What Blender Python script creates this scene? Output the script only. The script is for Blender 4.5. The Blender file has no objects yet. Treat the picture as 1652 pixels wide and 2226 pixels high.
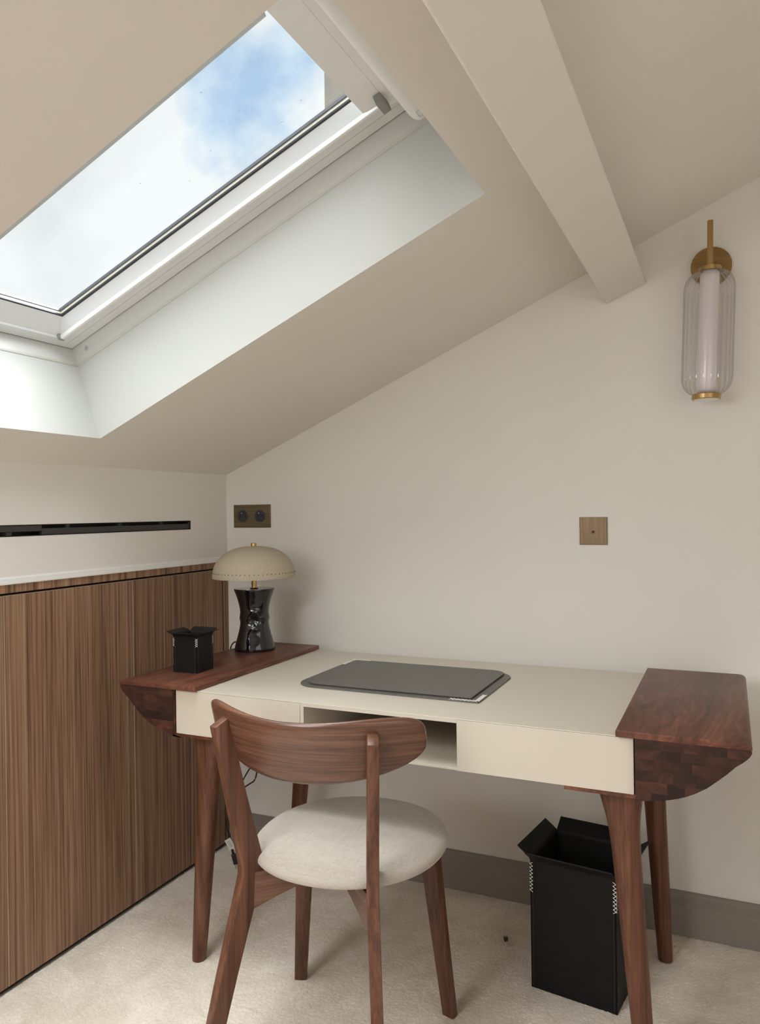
import bpy, bmesh, math, random
from mathutils import Vector, Matrix

random.seed(7)
SC = bpy.context.scene
COL = SC.collection
PI = math.pi

# ------------------------------------------------------------------ camera
def setup_camera():
    cam = bpy.data.cameras.new('camera'); o = bpy.data.objects.new('camera', cam); COL.objects.link(o)
    yaw, pit, rol = -.4286, -.0004, -.0132
    f = Vector((math.sin(yaw)*math.cos(pit), math.cos(yaw)*math.cos(pit), math.sin(pit)))
    r = Vector((math.cos(yaw), -math.sin(yaw), 0)); u = r.cross(f)
    r2 = r*math.cos(rol)+u*math.sin(rol); u2 = -r*math.sin(rol)+u*math.cos(rol)
    M = Matrix((r2, u2, -f)).transposed().to_4x4(); M.translation = (1.6241, -2.25, 1.1658)
    o.matrix_world = M
    cam.sensor_fit = 'VERTICAL'; cam.sensor_height = 36.0
    cam.lens = 1664.7/2226*36.0
    cam.clip_start = .02; cam.clip_end = 200
    SC.camera = o
setup_camera()

# ------------------------------------------------------------------ world, lights, exposure
vs = SC.view_settings
vs.view_transform = 'Standard'; vs.look = 'None'; vs.gamma = 1; vs.use_curve_mapping = False
vs.exposure = 0.0
SC.cycles.use_denoising = True
SC.cycles.max_bounces = 14; SC.cycles.diffuse_bounces = 8; SC.cycles.transparent_max_bounces = 16
SC.cycles.sample_clamp_indirect = 6.0

def setup_world():
    w = bpy.data.worlds.new('sky'); SC.world = w; w.use_nodes = True
    nt = w.node_tree; nt.nodes.clear(); N = nt.nodes.new; L = nt.links.new
    out = N('ShaderNodeOutputWorld'); bg = N('ShaderNodeBackground'); L(bg.outputs[0], out.inputs[0])
    tc = N('ShaderNodeTexCoord')
    n1 = N('ShaderNodeTexNoise'); n1.inputs['Scale'].default_value = 5.5; n1.inputs['Detail'].default_value = 9
    n1.inputs['Roughness'].default_value = .55
    mp = N('ShaderNodeMapping'); mp.inputs['Location'].default_value = SKY_OFFSET
    L(tc.outputs['Generated'], mp.inputs[0]); L(mp.outputs[0], n1.inputs['Vector'])
    # a gap in the clouds over the house opposite, its edge broken up by the same noise
    dp = N('ShaderNodeVectorMath'); dp.operation = 'DOT_PRODUCT'; dp.inputs[1].default_value = GAP_DIR
    L(tc.outputs['Generated'], dp.inputs[0])
    gm = N('ShaderNodeMapRange'); gm.inputs[1].default_value = .988; gm.inputs[2].default_value = .9995
    gm.inputs[3].default_value = .13; gm.inputs[4].default_value = -.05
    L(dp.outputs['Value'], gm.inputs[0])
    sm = N('ShaderNodeMath'); sm.operation = 'ADD'; L(n1.outputs['Fac'], sm.inputs[0]); L(gm.outputs[0], sm.inputs[1])
    r = N('ShaderNodeValToRGB'); e = r.color_ramp.elements
    e[0].position = .34; e[0].color = (.44, .62, .88, 1)
    e[1].position = .53; e[1].color = (.97, .985, 1.0, 1)
    a = r.color_ramp.elements.new(.43); a.color = (.68, .82, .97, 1)
    L(sm.outputs[0], r.inputs[0])
    n2 = N('ShaderNodeTexNoise'); n2.inputs['Scale'].default_value = 5; n2.inputs['Detail'].default_value = 6
    L(mp.outputs[0], n2.inputs['Vector'])
    r2 = N('ShaderNodeValToRGB'); e2 = r2.color_ramp.elements
    e2[0].position = .32; e2[0].color = (.86, .88, .90, 1); e2[1].position = .58; e2[1].color = (1.05, 1.05, 1.05, 1)
    L(n2.outputs['Fac'], r2.inputs[0])
    mx = N('ShaderNodeMix'); mx.data_type = 'RGBA'; mx.blend_type = 'MULTIPLY'; mx.inputs[0].default_value = 1
    L(r.outputs[0], mx.inputs[6]); L(r2.outputs[0], mx.inputs[7]); L(mx.outputs[2], bg.inputs[0])
    bg.inputs[1].default_value = 1.0
SKY_OFFSET = (0.0, 0.0, 0.0)
GAP_DIR = (-.480, .708, .518)
setup_world()

def sun(name, direction, energy, angle, color):
    l = bpy.data.lights.new(name, 'SUN'); l.energy = energy; l.angle = angle; l.color = color
    o = bpy.data.objects.new(name, l); COL.objects.link(o)
    o.rotation_euler = Vector(direction).to_track_quat('-Z', 'Y').to_euler(); o.location = (0, 0, 5)
    return o
# overcast sky light coming down through the roof window: the whole dome and its brighter side
sun('overcast_sky', (.06, .05, -1.0), 11.0, math.radians(110), (.94, .975, 1.0))
sun('bright_cloud', (.0, -.70, -1.0), 14.0, math.radians(50), (.97, .99, 1.0))
sun('zenith_cloud', (.03, -.08, -1.0), 7.0, math.radians(45), (.97, .99, 1.0))

def area(name, loc, direction, sx, sy, energy, color):
    l = bpy.data.lights.new(name, 'AREA'); l.shape = 'RECTANGLE'; l.size = sx; l.size_y = sy
    l.energy = energy; l.color = color
    o = bpy.data.objects.new(name, l); COL.objects.link(o)
    o.location = loc; o.rotation_euler = Vector(direction).to_track_quat('-Z', 'Y').to_euler()
    return o
# added fill lamps for assumed, unmodelled roof windows behind and left of the camera
area('assumed_window_fill', (.646, -2.2, 1.55), (.39, 0, -.92), 1.0, .65, 23, (.985, .99, 1.0))
area('assumed_window_fill', (.50, -3.2, 1.35), (.3, 1, -.6), .8, .5, 10, (.985, .99, 1.0))  # added fill lamp hanging in the room below the slope, no window modelled
area('side_fill', (3.5, -2.7, 1.10), (-1, .18, .08), 3.2, 1.9, 26, (1.0, .99, .97))  # added fill lamp at the right, brightening knee wall, cabinet and ceiling

# ------------------------------------------------------------------ materials
def newmat(name):
    m = bpy.data.materials.new(name); m.use_nodes = True
    nt = m.node_tree; b = nt.nodes['Principled BSDF']
    return m, nt, b

def srgb(r, g, b):
    f = lambda c: (c/255/12.92) if c/255 <= .04045 else ((c/255+.055)/1.055)**2.4
    return (f(r), f(g), f(b), 1)

def plain(name, col, rough=.5, metal=0, var=.04, nscale=30, bump=0.0, bscale=200, spec=.5, coat=0):
    m, nt, b = newmat(name); N = nt.nodes.new; L = nt.links.new
    tc = N('ShaderNodeTexCoord'); n = N('ShaderNodeTexNoise'); n.inputs['Scale'].default_value = nscale
    n.inputs['Detail'].default_value = 4
    L(tc.outputs['Object'], n.inputs['Vector'])
    r = N('ShaderNodeValToRGB'); e = r.color_ramp.elements
    e[0].position = .25; e[1].position = .75
    e[0].color = tuple(c*(1-var) for c in col[:3])+(1,); e[1].color = tuple(min(1, c*(1+var)) for c in col[:3])+(1,)
    L(n.outputs['Fac'], r.inputs[0]); L(r.outputs[0], b.inputs['Base Color'])
    b.inputs['Roughness'].default_value = rough; b.inputs['Metallic'].default_value = metal
    b.inputs['Specular IOR Level'].default_value = spec; b.inputs['Coat Weight'].default_value = coat
    b.inputs['Coat Roughness'].default_value = .03
    if bump:
        n2 = N('ShaderNodeTexNoise'); n2.inputs['Scale'].default_value = bscale; n2.inputs['Detail'].default_value = 3
        L(tc.outputs['Object'], n2.inputs['Vector'])
        bp = N('ShaderNodeBump'); bp.inputs['Strength'].default_value = bump; bp.inputs['Distance'].default_value = .002
        L(n2.outputs['Fac'], bp.inputs['Height']); L(bp.outputs[0], b.inputs['Normal'])
    return m

def wood(name, dark, mid, light, axis='z', fine=70, coarse=9, stretch=.05, rough=.4, contrast=1.0, swirl=.35, rand=True, spread=.12, hue=0, coat=0, coord='Object'):
    """grain along `axis` (object space): fine pores over broad figure"""
    m, nt, b = newmat(name); N = nt.nodes.new; L = nt.links.new
    tc = N('ShaderNodeTexCoord'); oi = N('ShaderNodeObjectInfo')
    ad = N('ShaderNodeVectorMath'); ad.operation = 'ADD'
    ml = N('ShaderNodeMath'); ml.operation = 'MULTIPLY'; ml.inputs[1].default_value = 7.3 if rand else 0
    L(oi.outputs['Random'], ml.inputs[0]); L(tc.outputs[coord], ad.inputs[0]); L(ml.outputs[0], ad.inputs[1])
    mp = N('ShaderNodeMapping'); s = [1, 1, 1]; s['xyz'.index(axis)] = stretch
    mp.inputs['Scale'].default_value = s; L(ad.outputs[0], mp.inputs[0])
    # gentle wander of the grain
    nw = N('ShaderNodeTexNoise'); nw.inputs['Scale'].default_value = 5; nw.inputs['Detail'].default_value = 2
    mp2 = N('ShaderNodeMapping'); s2 = [1, 1, 1]; s2['xyz'.index(axis)] = stretch*4
    mp2.inputs['Scale'].default_value = s2
    L(ad.outputs[0], mp2.inputs[0]); L(mp2.outputs[0], nw.inputs['Vector'])
    sc = N('ShaderNodeVectorMath'); sc.operation = 'SCALE'; sc.inputs['Scale'].default_value = swirl*.12
    L(nw.outputs['Color'], sc.inputs[0])
    ad2 = N('ShaderNodeVectorMath'); ad2.operation = 'ADD'; L(mp.outputs[0], ad2.inputs[0]); L(sc.outputs[0], ad2.inputs[1])
    nc = N('ShaderNodeTexNoise'); nc.inputs['Scale'].default_value = coarse; nc.inputs['Detail'].default_value = 3
    nf = N('ShaderNodeTexNoise'); nf.inputs['Scale'].default_value = fine; nf.inputs['Detail'].default_value = 4
    nf.inputs['Roughness'].default_value = .65
    L(ad2.outputs[0], nc.inputs['Vector']); L(ad2.outputs[0], nf.inputs['Vector'])
    mxf = N('ShaderNodeMix'); mxf.inputs[0].default_value = .5
    L(nc.outputs['Fac'], mxf.inputs[2]); L(nf.outputs['Fac'], mxf.inputs[3])
    r = N('ShaderNodeValToRGB'); e = r.color_ramp.elements
    w = .13/contrast
    e[0].position = .5-w; e[0].color = dark; e[1].position = .5+w; e[1].color = light
    k = e.new(.5); k.color = mid
    L(mxf.outputs[0], r.inputs[0])
    hv = N('ShaderNodeHueSaturation'); L(r.outputs[0], hv.inputs['Color'])
    if rand:
        mr = N('ShaderNodeMapRange'); mr.inputs[3].default_value = 1-spread; mr.inputs[4].default_value = 1+spread
        L(oi.outputs['Random'], mr.inputs[0]); L(mr.outputs[0], hv.inputs['Value'])
    L(hv.outputs[0], b.inputs['Base Color'])
    b.inputs['Roughness'].default_value = rough; b.inputs['Coat Weight'].default_value = coat
    b.inputs['Coat Roughness'].default_value = .25; b.inputs['Specular IOR Level'].default_value = .32
    bp = N('ShaderNodeBump'); bp.inputs['Strength'].default_value = .12; bp.inputs['Distance'].default_value = .001
    L(nf.outputs['Fac'], bp.inputs['Height']); L(bp.outputs[0], b.inputs['Normal'])
    return m

M = {}
M['wall'] = plain('wall_paint', (.745, .725, .685), .9, var=.012, nscale=4, bump=.04, bscale=400, spec=.2)
M['ceiling'] = plain('ceiling_paint', (.715, .685, .635), .9, var=.012, nscale=3, bump=.04, bscale=400, spec=.2)
M['lining'] = plain('lining_paint', (.60, .61, .59), .85, var=.01, nscale=4, spec=.2)
M['trimwhite'] = plain('trim_white', (.82, .82, .80), .5, var=.01)
M['plastic'] = plain('window_white', (.70, .71, .72), .35, var=.01)
M['plastic2'] = plain('window_offwhite', (.66, .655, .635), .4, var=.01)
M['flapwhite'] = plain('flap_white', (.86, .86, .85), .35, var=.01)
M['caulk'] = plain('caulk_bead', (.60, .59, .53), .7, var=.03)
M['cream'] = plain('spacer_cream', (.72, .67, .58), .5, var=.06, nscale=200)
M['gasket'] = plain('black_gasket', (.035, .033, .038), .5, var=.1)
M['seal'] = plain('grey_seal', (.075, .08, .09), .4, var=.1)
M['grey'] = plain('grey_clip', (.27, .265, .25), .5, var=.03)
M['mark'] = plain('grey_mark', (.42, .45, .44), .5, var=.03)
M['blue_fringe'] = plain('bluish_fringe', (.52, .60, .64), .4, var=.03)  # colour of the haze fringe strip at the roof window opening
M['skirting'] = plain('skirting_paint', (.245, .222, .195), .5, var=.02)
M['beige'] = plain('beige_lacquer', (.575, .525, .445), .38, var=.008, nscale=5)
M['leather'] = plain('black_leather', (.0050, .0047, .0047), .6, var=.25, nscale=60, bump=.2, bscale=500, spec=.28)
M['padleather'] = plain('charcoal_leather', (.098, .092, .080), .42, var=.06, nscale=18, bump=.15, bscale=700)
M['thread'] = plain('white_thread', (.80, .78, .74), .7, var=.03)
M['darkthread'] = plain('dark_thread', (.07, .066, .06), .6, var=.03)
M['ceramic'] = plain('black_ceramic', (.006, .006, .007), .06, var=.05, coat=.6)
M['shade'] = plain('stoneware_shade', (.42, .36, .265), .75, var=.16, nscale=420, bump=.25, bscale=600)
M['hole'] = plain('dark_hole', (.01, .009, .008), .9)
M['blackplastic'] = plain('black_plastic', (.012, .012, .012), .45)
M['vent'] = plain('black_vent', (.012, .012, .012), .5)
M['ventblade'] = plain('vent_blade', (.038, .036, .034), .5)
M['socket'] = plain('socket_insert', (.028, .03, .033), .4)
M['pin'] = plain('steel_pin', (.6, .58, .55), .3, metal=1)
M['label'] = plain('paper_tag', (.62, .60, .55), .7)
M['concrete'] = plain('neighbour_render', (.20, .178, .150), .9, var=.12, nscale=3)
M['dirt'] = plain('carpet_tuft', (.10, .075, .05), .95)
M['opal'] = plain('opal_glass', (.80, .745, .77), .25, var=.01, coat=.4)

def brass(name, col, rough, axis, bands=260):
    m, nt, b = newmat(name); N = nt.nodes.new; L = nt.links.new
    tc = N('ShaderNodeTexCoord'); mp = N('ShaderNodeMapping'); s = [1, 1, 1]
    s['xyz'.index(axis)] = .02; mp.inputs['Scale'].default_value = s
    n = N('ShaderNodeTexNoise'); n.inputs['Scale'].default_value = bands; n.inputs['Detail'].default_value = 3
    L(tc.outputs['Object'], mp.inputs[0]); L(mp.outputs[0], n.inputs['Vector'])
    r = N('ShaderNodeValToRGB'); e = r.color_ramp.elements; e[0].position = .3; e[1].position = .7
    e[0].color = tuple(c*.72 for c in col)+(1,); e[1].color = tuple(min(1, c*1.2) for c in col)+(1,)
    L(n.outputs['Fac'], r.inputs[0]); L(r.outputs[0], b.inputs['Base Color'])
    b.inputs['Metallic'].default_value = .85; b.inputs['Roughness'].default_value = rough
    return m
M['bronze'] = brass('brushed_bronze', (.19, .135, .080), .44, 'z')
M['bronzeh'] = brass('brushed_bronze_across', (.20, .150, .092), .45, 'x')
M['brass'] = brass('satin_brass', (.50, .33, .14), .33, 'z', 120)
M['brassdisc'] = brass('satin_brass_disc', (.30, .185, .07), .45, 'x', 900)

def glass_pane():
    m, nt, b = newmat('window_glass'); N = nt.nodes.new; L = nt.links.new
    nt.nodes.remove(b); out = nt.nodes['Material Output']
    tr = N('ShaderNodeBsdfTransparent'); gl = N('ShaderNodeBsdfGlossy'); gl.inputs['Roughness'].default_value = .02
    tr.inputs[0].default_value = (.97, .985, .98, 1)
    mx = N('ShaderNodeMixShader'); mx.inputs[0].default_value = .05
    L(tr.outputs[0], mx.inputs[1]); L(gl.outputs[0], mx.inputs[2])
    # dried rain spots and grit on the outside of the pane
    tc = N('ShaderNodeTexCoord'); v = N('ShaderNodeTexVoronoi'); v.inputs['Scale'].default_value = 22
    L(tc.outputs['Object'], v.inputs['Vector'])
    lt = N('ShaderNodeMath'); lt.operation = 'LESS_THAN'; lt.inputs[1].default_value = .045
    L(v.outputs['Distance'], lt.inputs[0])
    sp = N('ShaderNodeSeparateColor'); L(v.outputs['Color'], sp.inputs[0])
    g2 = N('ShaderNodeMath'); g2.operation = 'GREATER_THAN'; g2.inputs[1].default_value = .55
    L(sp.outputs[0], g2.inputs[0])
    mu = N('ShaderNodeMath'); mu.operation = 'MULTIPLY'; L(lt.outputs[0], mu.inputs[0]); L(g2.outputs[0], mu.inputs[1])
    mu2 = N('ShaderNodeMath'); mu2.operation = 'MULTIPLY'; mu2.inputs[1].default_value = .45; L(mu.outputs[0], mu2.inputs[0])
    df = N('ShaderNodeBsdfDiffuse'); df.inputs[0].default_value = (.45, .45, .45, 1)
    m2 = N('ShaderNodeMixShader'); L(mu2.outputs[0], m2.inputs[0]); L(mx.outputs[0], m2.inputs[1]); L(df.outputs[0], m2.inputs[2])
    L(m2.outputs[0], out.inputs[0])
    return m
M['glass'] = glass_pane()

def lamp_glass():
    m, nt, b = newmat('fluted_glass'); N = nt.nodes.new; L = nt.links.new
    nt.nodes.remove(b); out = nt.nodes['Material Output']
    tr = N('ShaderNodeBsdfTransparent'); tr.inputs[0].default_value = (.965, .96, .965, 1)
    gl = N('ShaderNodeBsdfGlossy'); gl.inputs['Roughness'].default_value = .10
    fr = N('ShaderNodeLayerWeight'); fr.inputs['Blend'].default_value = .28
    mr = N('ShaderNodeMapRange'); mr.inputs[3].default_value = .05; mr.inputs[4].default_value = .60
    L(fr.outputs['Fresnel'], mr.inputs[0])
    mx = N('ShaderNodeMixShader'); L(mr.outputs[0], mx.inputs[0])
    L(tr.outputs[0], mx.inputs[1]); L(gl.outputs[0], mx.inputs[2]); L(mx.outputs[0], out.inputs[0])
    return m
M['lampglass'] = lamp_glass()

M['cabinet'] = wood('cabinet_veneer', srgb(86, 63, 47), srgb(134, 103, 80), srgb(162, 130, 104), 'z', fine=520, coarse=130, stretch=.0075, rough=.45, contrast=.92, swirl=.42)
M['paleedge'] = plain('pale_edge', (.42, .32, .235), .45, var=.03)
M['rail'] = wood('cabinet_rail_veneer', srgb(88, 64, 46), srgb(139, 107, 82), srgb(168, 134, 106), 'z', fine=330, coarse=60, stretch=.012, rough=.45, contrast=1.1, swirl=.1, rand=False)
M['wing'] = wood('desk_walnut', srgb(66, 38, 29), srgb(98, 60, 46), srgb(130, 83, 62), 'y', fine=110, coarse=16, stretch=.07, rough=.40, contrast=.9, swirl=1.6)
M['stave'] = wood('stave_walnut', srgb(34, 18, 12), srgb(54, 30, 21), srgb(76, 44, 31), 'x', fine=60, coarse=14, stretch=.3, rough=.6, swirl=1.4, spread=.42)
M['leg'] = wood('leg_walnut', srgb(66, 41, 30), srgb(95, 60, 44), srgb(116, 77, 57), 'z', fine=260, coarse=60, stretch=.03, rough=.4, contrast=.8, swirl=.2)
M['chair'] = wood('chair_walnut', srgb(62, 39, 29), srgb(92, 60, 45), srgb(112, 76, 58), 'z', fine=260, coarse=60, stretch=.03, rough=.36, contrast=.8, swirl=.2)
M['chairx'] = wood('chair_walnut_across', srgb(62, 39, 29), srgb(92, 60, 45), srgb(114, 77, 59), 'x', fine=240, coarse=60, stretch=.03, rough=.3, contrast=.85, swirl=.15, coat=.35)
M['backuv'] = wood('backrest_veneer', srgb(58, 37, 28), srgb(95, 63, 48), srgb(120, 83, 64), 'x', fine=300, coarse=55, stretch=.022, rough=.27, contrast=.85, swirl=.22, coat=.5, coord='UV')

def fabric():
    m, nt, b = newmat('seat_linen'); N = nt.nodes.new; L = nt.links.new
    tc = N('ShaderNodeTexCoord')
    ns = []
    for s in ((1, .06, 1), (.06, 1, 1)):
        mp = N('ShaderNodeMapping'); mp.inputs['Scale'].default_value = s; L(tc.outputs['Object'], mp.inputs[0])
        n = N('ShaderNodeTexNoise'); n.inputs['Scale'].default_value = 420; n.inputs['Detail'].default_value = 2
        L(mp.outputs[0], n.inputs['Vector']); ns.append(n)
    mx = N('ShaderNodeMix'); mx.inputs[0].default_value = .5; L(ns[0].outputs['Fac'], mx.inputs[2]); L(ns[1].outputs['Fac'], mx.inputs[3])
    r = N('ShaderNodeValToRGB'); e = r.color_ramp.elements; e[0].position = .35; e[1].position = .65
    e[0].color = (.37, .33, .285, 1); e[1].color = (.465, .42, .37, 1)
    L(mx.outputs[0], r.inputs[0]); L(r.outputs[0], b.inputs['Base Color'])
    b.inputs['Roughness'].default_value = .95; b.inputs['Sheen Weight'].default_value = .25
    bp = N('ShaderNodeBump'); bp.inputs['Strength'].default_value = .5; bp.inputs['Distance'].default_value = .0012
    L(mx.outputs[0], bp.inputs['Height']); L(bp.outputs[0], b.inputs['Normal'])
    return m
M['fabric'] = fabric()

def carpet():
    m, nt, b = newmat('plush_carpet'); N = nt.nodes.new; L = nt.links.new
    tc = N('ShaderNodeTexCoord')
    nb = N('ShaderNodeTexNoise'); nb.inputs['Scale'].default_value = 7; nb.inputs['Detail'].default_value = 6; nb.inputs['Roughness'].default_value = .65
    nb.inputs['Distortion'].default_value = .6
    L(tc.outputs['Object'], nb.inputs['Vector'])
    nf = N('ShaderNodeTexNoise'); nf.inputs['Scale'].default_value = 420; nf.inputs['Detail'].default_value = 4
    L(tc.outputs['Object'], nf.inputs['Vector'])
    mx = N('ShaderNodeMix'); mx.inputs[0].default_value = .45; L(nb.outputs['Fac'], mx.inputs[2]); L(nf.outputs['Fac'], mx.inputs[3])
    r = N('ShaderNodeValToRGB'); e = r.color_ramp.elements; e[0].position = .36; e[1].position = .64
    e[0].color = (.57, .49, .40, 1); e[1].color = (.82, .755, .66, 1)
    L(mx.outputs[0], r.inputs[0]); L(r.outputs[0], b.inputs['Base Color'])
    b.inputs['Roughness'].default_value = .95; b.inputs['Sheen Weight'].default_value = .5; b.inputs['Sheen Roughness'].default_value = .4
    b.inputs['Specular IOR Level'].default_value = .15
    bp = N('ShaderNodeBump'); bp.inputs['Strength'].default_value = .6; bp.inputs['Distance'].default_value = .003
    L(nf.outputs['Fac'], bp.inputs['Height'])
    bp2 = N('ShaderNodeBump'); bp2.inputs['Strength'].default_value = .25; bp2.inputs['Distance'].default_value = .006
    L(nb.outputs['Fac'], bp2.inputs['Height']); L(bp.outputs[0], bp2.inputs['Normal']); L(bp2.outputs[0], b.inputs['Normal'])
    return m
M['carpet'] = carpet()

# ------------------------------------------------------------------ helpers
def thing(name, label, cat, loc=(0, 0, 0), rz=0, group=None):
    o = bpy.data.objects.new(name, None); COL.objects.link(o)
    o.location = loc; o.rotation_euler = (0, 0, rz); o.empty_display_size = .05
    o['label'] = label; o['category'] = cat
    if group: o['group'] = group
    return o

def tag(o, label, cat, group=None):
    o['label'] = label; o['category'] = cat
    if group: o['group'] = group
    return o

def mesh(name, verts, faces, mat, parent=None, smooth=False, label=None):
    me = bpy.data.meshes.new(name); me.from_pydata([tuple(v) for v in verts], [], faces)
    bm = bmesh.new(); bm.from_mesh(me); bmesh.ops.recalc_face_normals(bm, faces=bm.faces); bm.to_mesh(me); bm.free()
    return link(name, me, mat, parent, smooth, label)

def link(name, me, mat, parent=None, smooth=False, label=None):
    me.materials.append(M[mat])
    if smooth: me.polygons.foreach_set('use_smooth', [True]*len(me.polygons))
    o = bpy.data.objects.new(name, me); COL.objects.link(o)
    if parent: o.parent = parent
    if label: o['label'] = label
    return o

def frombm(name, bm, mat, parent=None, smooth=False, label=None):
    me = bpy.data.meshes.new(name); bmesh.ops.recalc_face_normals(bm, faces=bm.faces); bm.to_mesh(me); bm.free()
    return link(name, me, mat, parent, smooth, label)

def struct(o):
    o['kind'] = 'structure'; return o

def bm_box(bm, x0, x1, y0, y1, z0, z1, bev=0, seg=2):
    b2 = bmesh.new()
    bmesh.ops.create_cube(b2, size=1)
    for v in b2.verts:
        v.co = Vector(((x0+x1)/2+v.co.x*(x1-x0), (y0+y1)/2+v.co.y*(y1-y0), (z0+z1)/2+v.co.z*(z1-z0)))
    if bev: bmesh.ops.bevel(b2, geom=list(b2.edges), offset=bev, segments=seg, profile=.5, affect='EDGES')
    me = bpy.data.meshes.new('t'); b2.to_mesh(me); b2.free(); bm.from_mesh(me); bpy.data.meshes.remove(me)

def box(name, x0, x1, y0, y1, z0, z1, mat, parent=None, bev=0, label=None, seg=2):
    bm = bmesh.new(); bm_box(bm, x0, x1, y0, y1, z0, z1, bev, seg)
    return frombm(name, bm, mat, parent, False, label)

def prism(name, poly, axis, a0, a1, mat, parent=None, bev=0, label=None, smooth=False):
    """extrude polygon (list of 2-d points) between a0 and a1 along axis; poly lies in the other two axes"""
    def P(p, a):
        if axis == 'y': return (p[0], a, p[1])
        if axis == 'x': return (a, p[0], p[1])
        return (p[0], p[1], a)
    n = len(poly); bm = bmesh.new()
    A = [bm.verts.new(P(p, a0)) for p in poly]; B = [bm.verts.new(P(p, a1)) for p in poly]
    caps = [bm.faces.new(A), bm.faces.new(B[::-1])]
    for i in range(n): bm.faces.new((A[i], A[(i+1) % n], B[(i+1) % n], B[i]))
    bmesh.ops.recalc_face_normals(bm, faces=bm.faces)
    if bev:
        es = {e for f in caps for e in f.edges}
        bmesh.ops.bevel(bm, geom=list(es), offset=bev, segments=2, profile=.5, affect='EDGES')
    return frombm(name, bm, mat, parent, smooth, label)

def loft(name, rings, mat, parent=None, smooth=True, bev=0, label=None):
    bm = bmesh.new(); R = [[bm.verts.new(p) for p in r] for r in rings]; n = len(rings[0])
    for a, b in zip(R, R[1:]):
        for i in range(n): bm.faces.new((a[i], a[(i+1) % n], b[(i+1) % n], b[i]))
    bm.faces.new(R[0]); bm.faces.new(R[-1][::-1])
    bmesh.ops.recalc_face_normals(bm, faces=bm.faces)
    if bev: bmesh.ops.bevel(bm, geom=list(bm.edges), offset=bev, segments=2, profile=.5, affect='EDGES')
    return frombm(name, bm, mat, parent, smooth, label)

def autosmooth(o, deg=40):
    bm = bmesh.new(); bm.from_mesh(o.data)
    for f in bm.faces: f.smooth = True
    for e in bm.edges:
        if len(e.link_faces) == 2 and e.calc_face_angle(0) > math.radians(deg): e.smooth = False
    bm.to_mesh(o.data); bm.free()
    return o

def ring(cx, cy, cz, rx, ry, n, rot=0, p=2.0):
    out = []
    for i in range(n):
        t = 2*PI*i/n; c, s = math.cos(t), math.sin(t)
        x = rx*math.copysign(abs(c)**(2/p), c); y = ry*math.copysign(abs(s)**(2/p), s)
        out.append((cx+x*math.cos(rot)-y*math.sin(rot), cy+x*math.sin(rot)+y*math.cos(rot), cz))
    return out

def lathe(name, prof, mat, parent=None, n=48, c=(0, 0), label=None, closed=False, mod=None):
    """prof: list of (r, z); closed loops the profile (hollow shells)"""
    bm = bmesh.new(); R = []
    for r, z in prof:
        row = []
        for i in range(n):
            t = 2*PI*i/n; rr = r*(mod(t) if mod else 1)
            row.append(bm.verts.new((c[0]+rr*math.cos(t), c[1]+rr*math.sin(t), z)))
        R.append(row)
    pairs = list(zip(R, R[1:]))
    if closed: pairs.append((R[-1], R[0]))
    for a, b in pairs:
        for i in range(n): bm.faces.new((a[i], a[(i+1) % n], b[(i+1) % n], b[i]))
    if not closed: bm.faces.new(R[0]); bm.faces.new(R[-1])
    return autosmooth(frombm(name, bm, mat, parent, True, label), 35)

def tube(name, pts, r, mat, parent=None, n=8, label=None, spline=True, bm=None):
    P = [Vector(p) for p in pts]
    if spline and len(P) > 2:
        Q = []
        for i in range(len(P)-1):
            p0, p1, p2, p3 = P[max(i-1, 0)], P[i], P[i+1], P[min(i+2, len(P)-1)]
            for k in range(6):
                t = k/6
                Q.append(.5*((2*p1)+(p2-p0)*t+(2*p0-5*p1+4*p2-p3)*t*t+(3*p1-p0-3*p2+p3)*t**3))
        Q.append(P[-1]); P = Q
    own = bm is None
    if own: bm = bmesh.new()
    rows = []
    for i, p in enumerate(P):
        d = (P[min(i+1, len(P)-1)]-P[max(i-1, 0)]).normalized()
        a = Vector((0, 0, 1)) if abs(d.z) < .9 else Vector((1, 0, 0))
        u = d.cross(a).normalized(); v = d.cross(u)
        rows.append([bm.verts.new(p+u*r*math.cos(2*PI*k/n)+v*r*math.sin(2*PI*k/n)) for k in range(n)])
    for a, b in zip(rows, rows[1:]):
        for k in range(n): bm.faces.new((a[k], a[(k+1) % n], b[(k+1) % n], b[k]))
    bm.faces.new(rows[0]); bm.faces.new(rows[-1])
    if own: return frombm(name, bm, mat, parent, True, label)

# slope coordinates of the pitched ceiling: s along the slope, d out of the room
SA = math.atan(.42693); cA, sA = math.cos(SA), math.sin(SA); SB = 1.30435
def S(s, y, d): return (s*cA-d*sA, y, SB+s*sA+d*cA)
def sbox(name, s0, s1, y0, y1, d0, d1, mat, parent=None, bev=0, label=None):
    o = box(name, s0, s1, y0, y1, d0, d1, mat, parent, bev, label)
    for v in o.data.vertices: v.co = Vector(S(*v.co))
    return o

# ------------------------------------------------------------------ the room
XR, YN, ZC = 3.6, -4.6, 2.55           # right wall, near wall, flat ceiling
s_top = (ZC-SB)/sA
OS0, OS1, OY0, OY1 = .155, 1.283, -1.452, -.745     # roof window opening in the ceiling
IS0, IS1, IY0, IY1 = .180, 1.280, -1.432, -.766     # inner end of the lining
ID = .20

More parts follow.
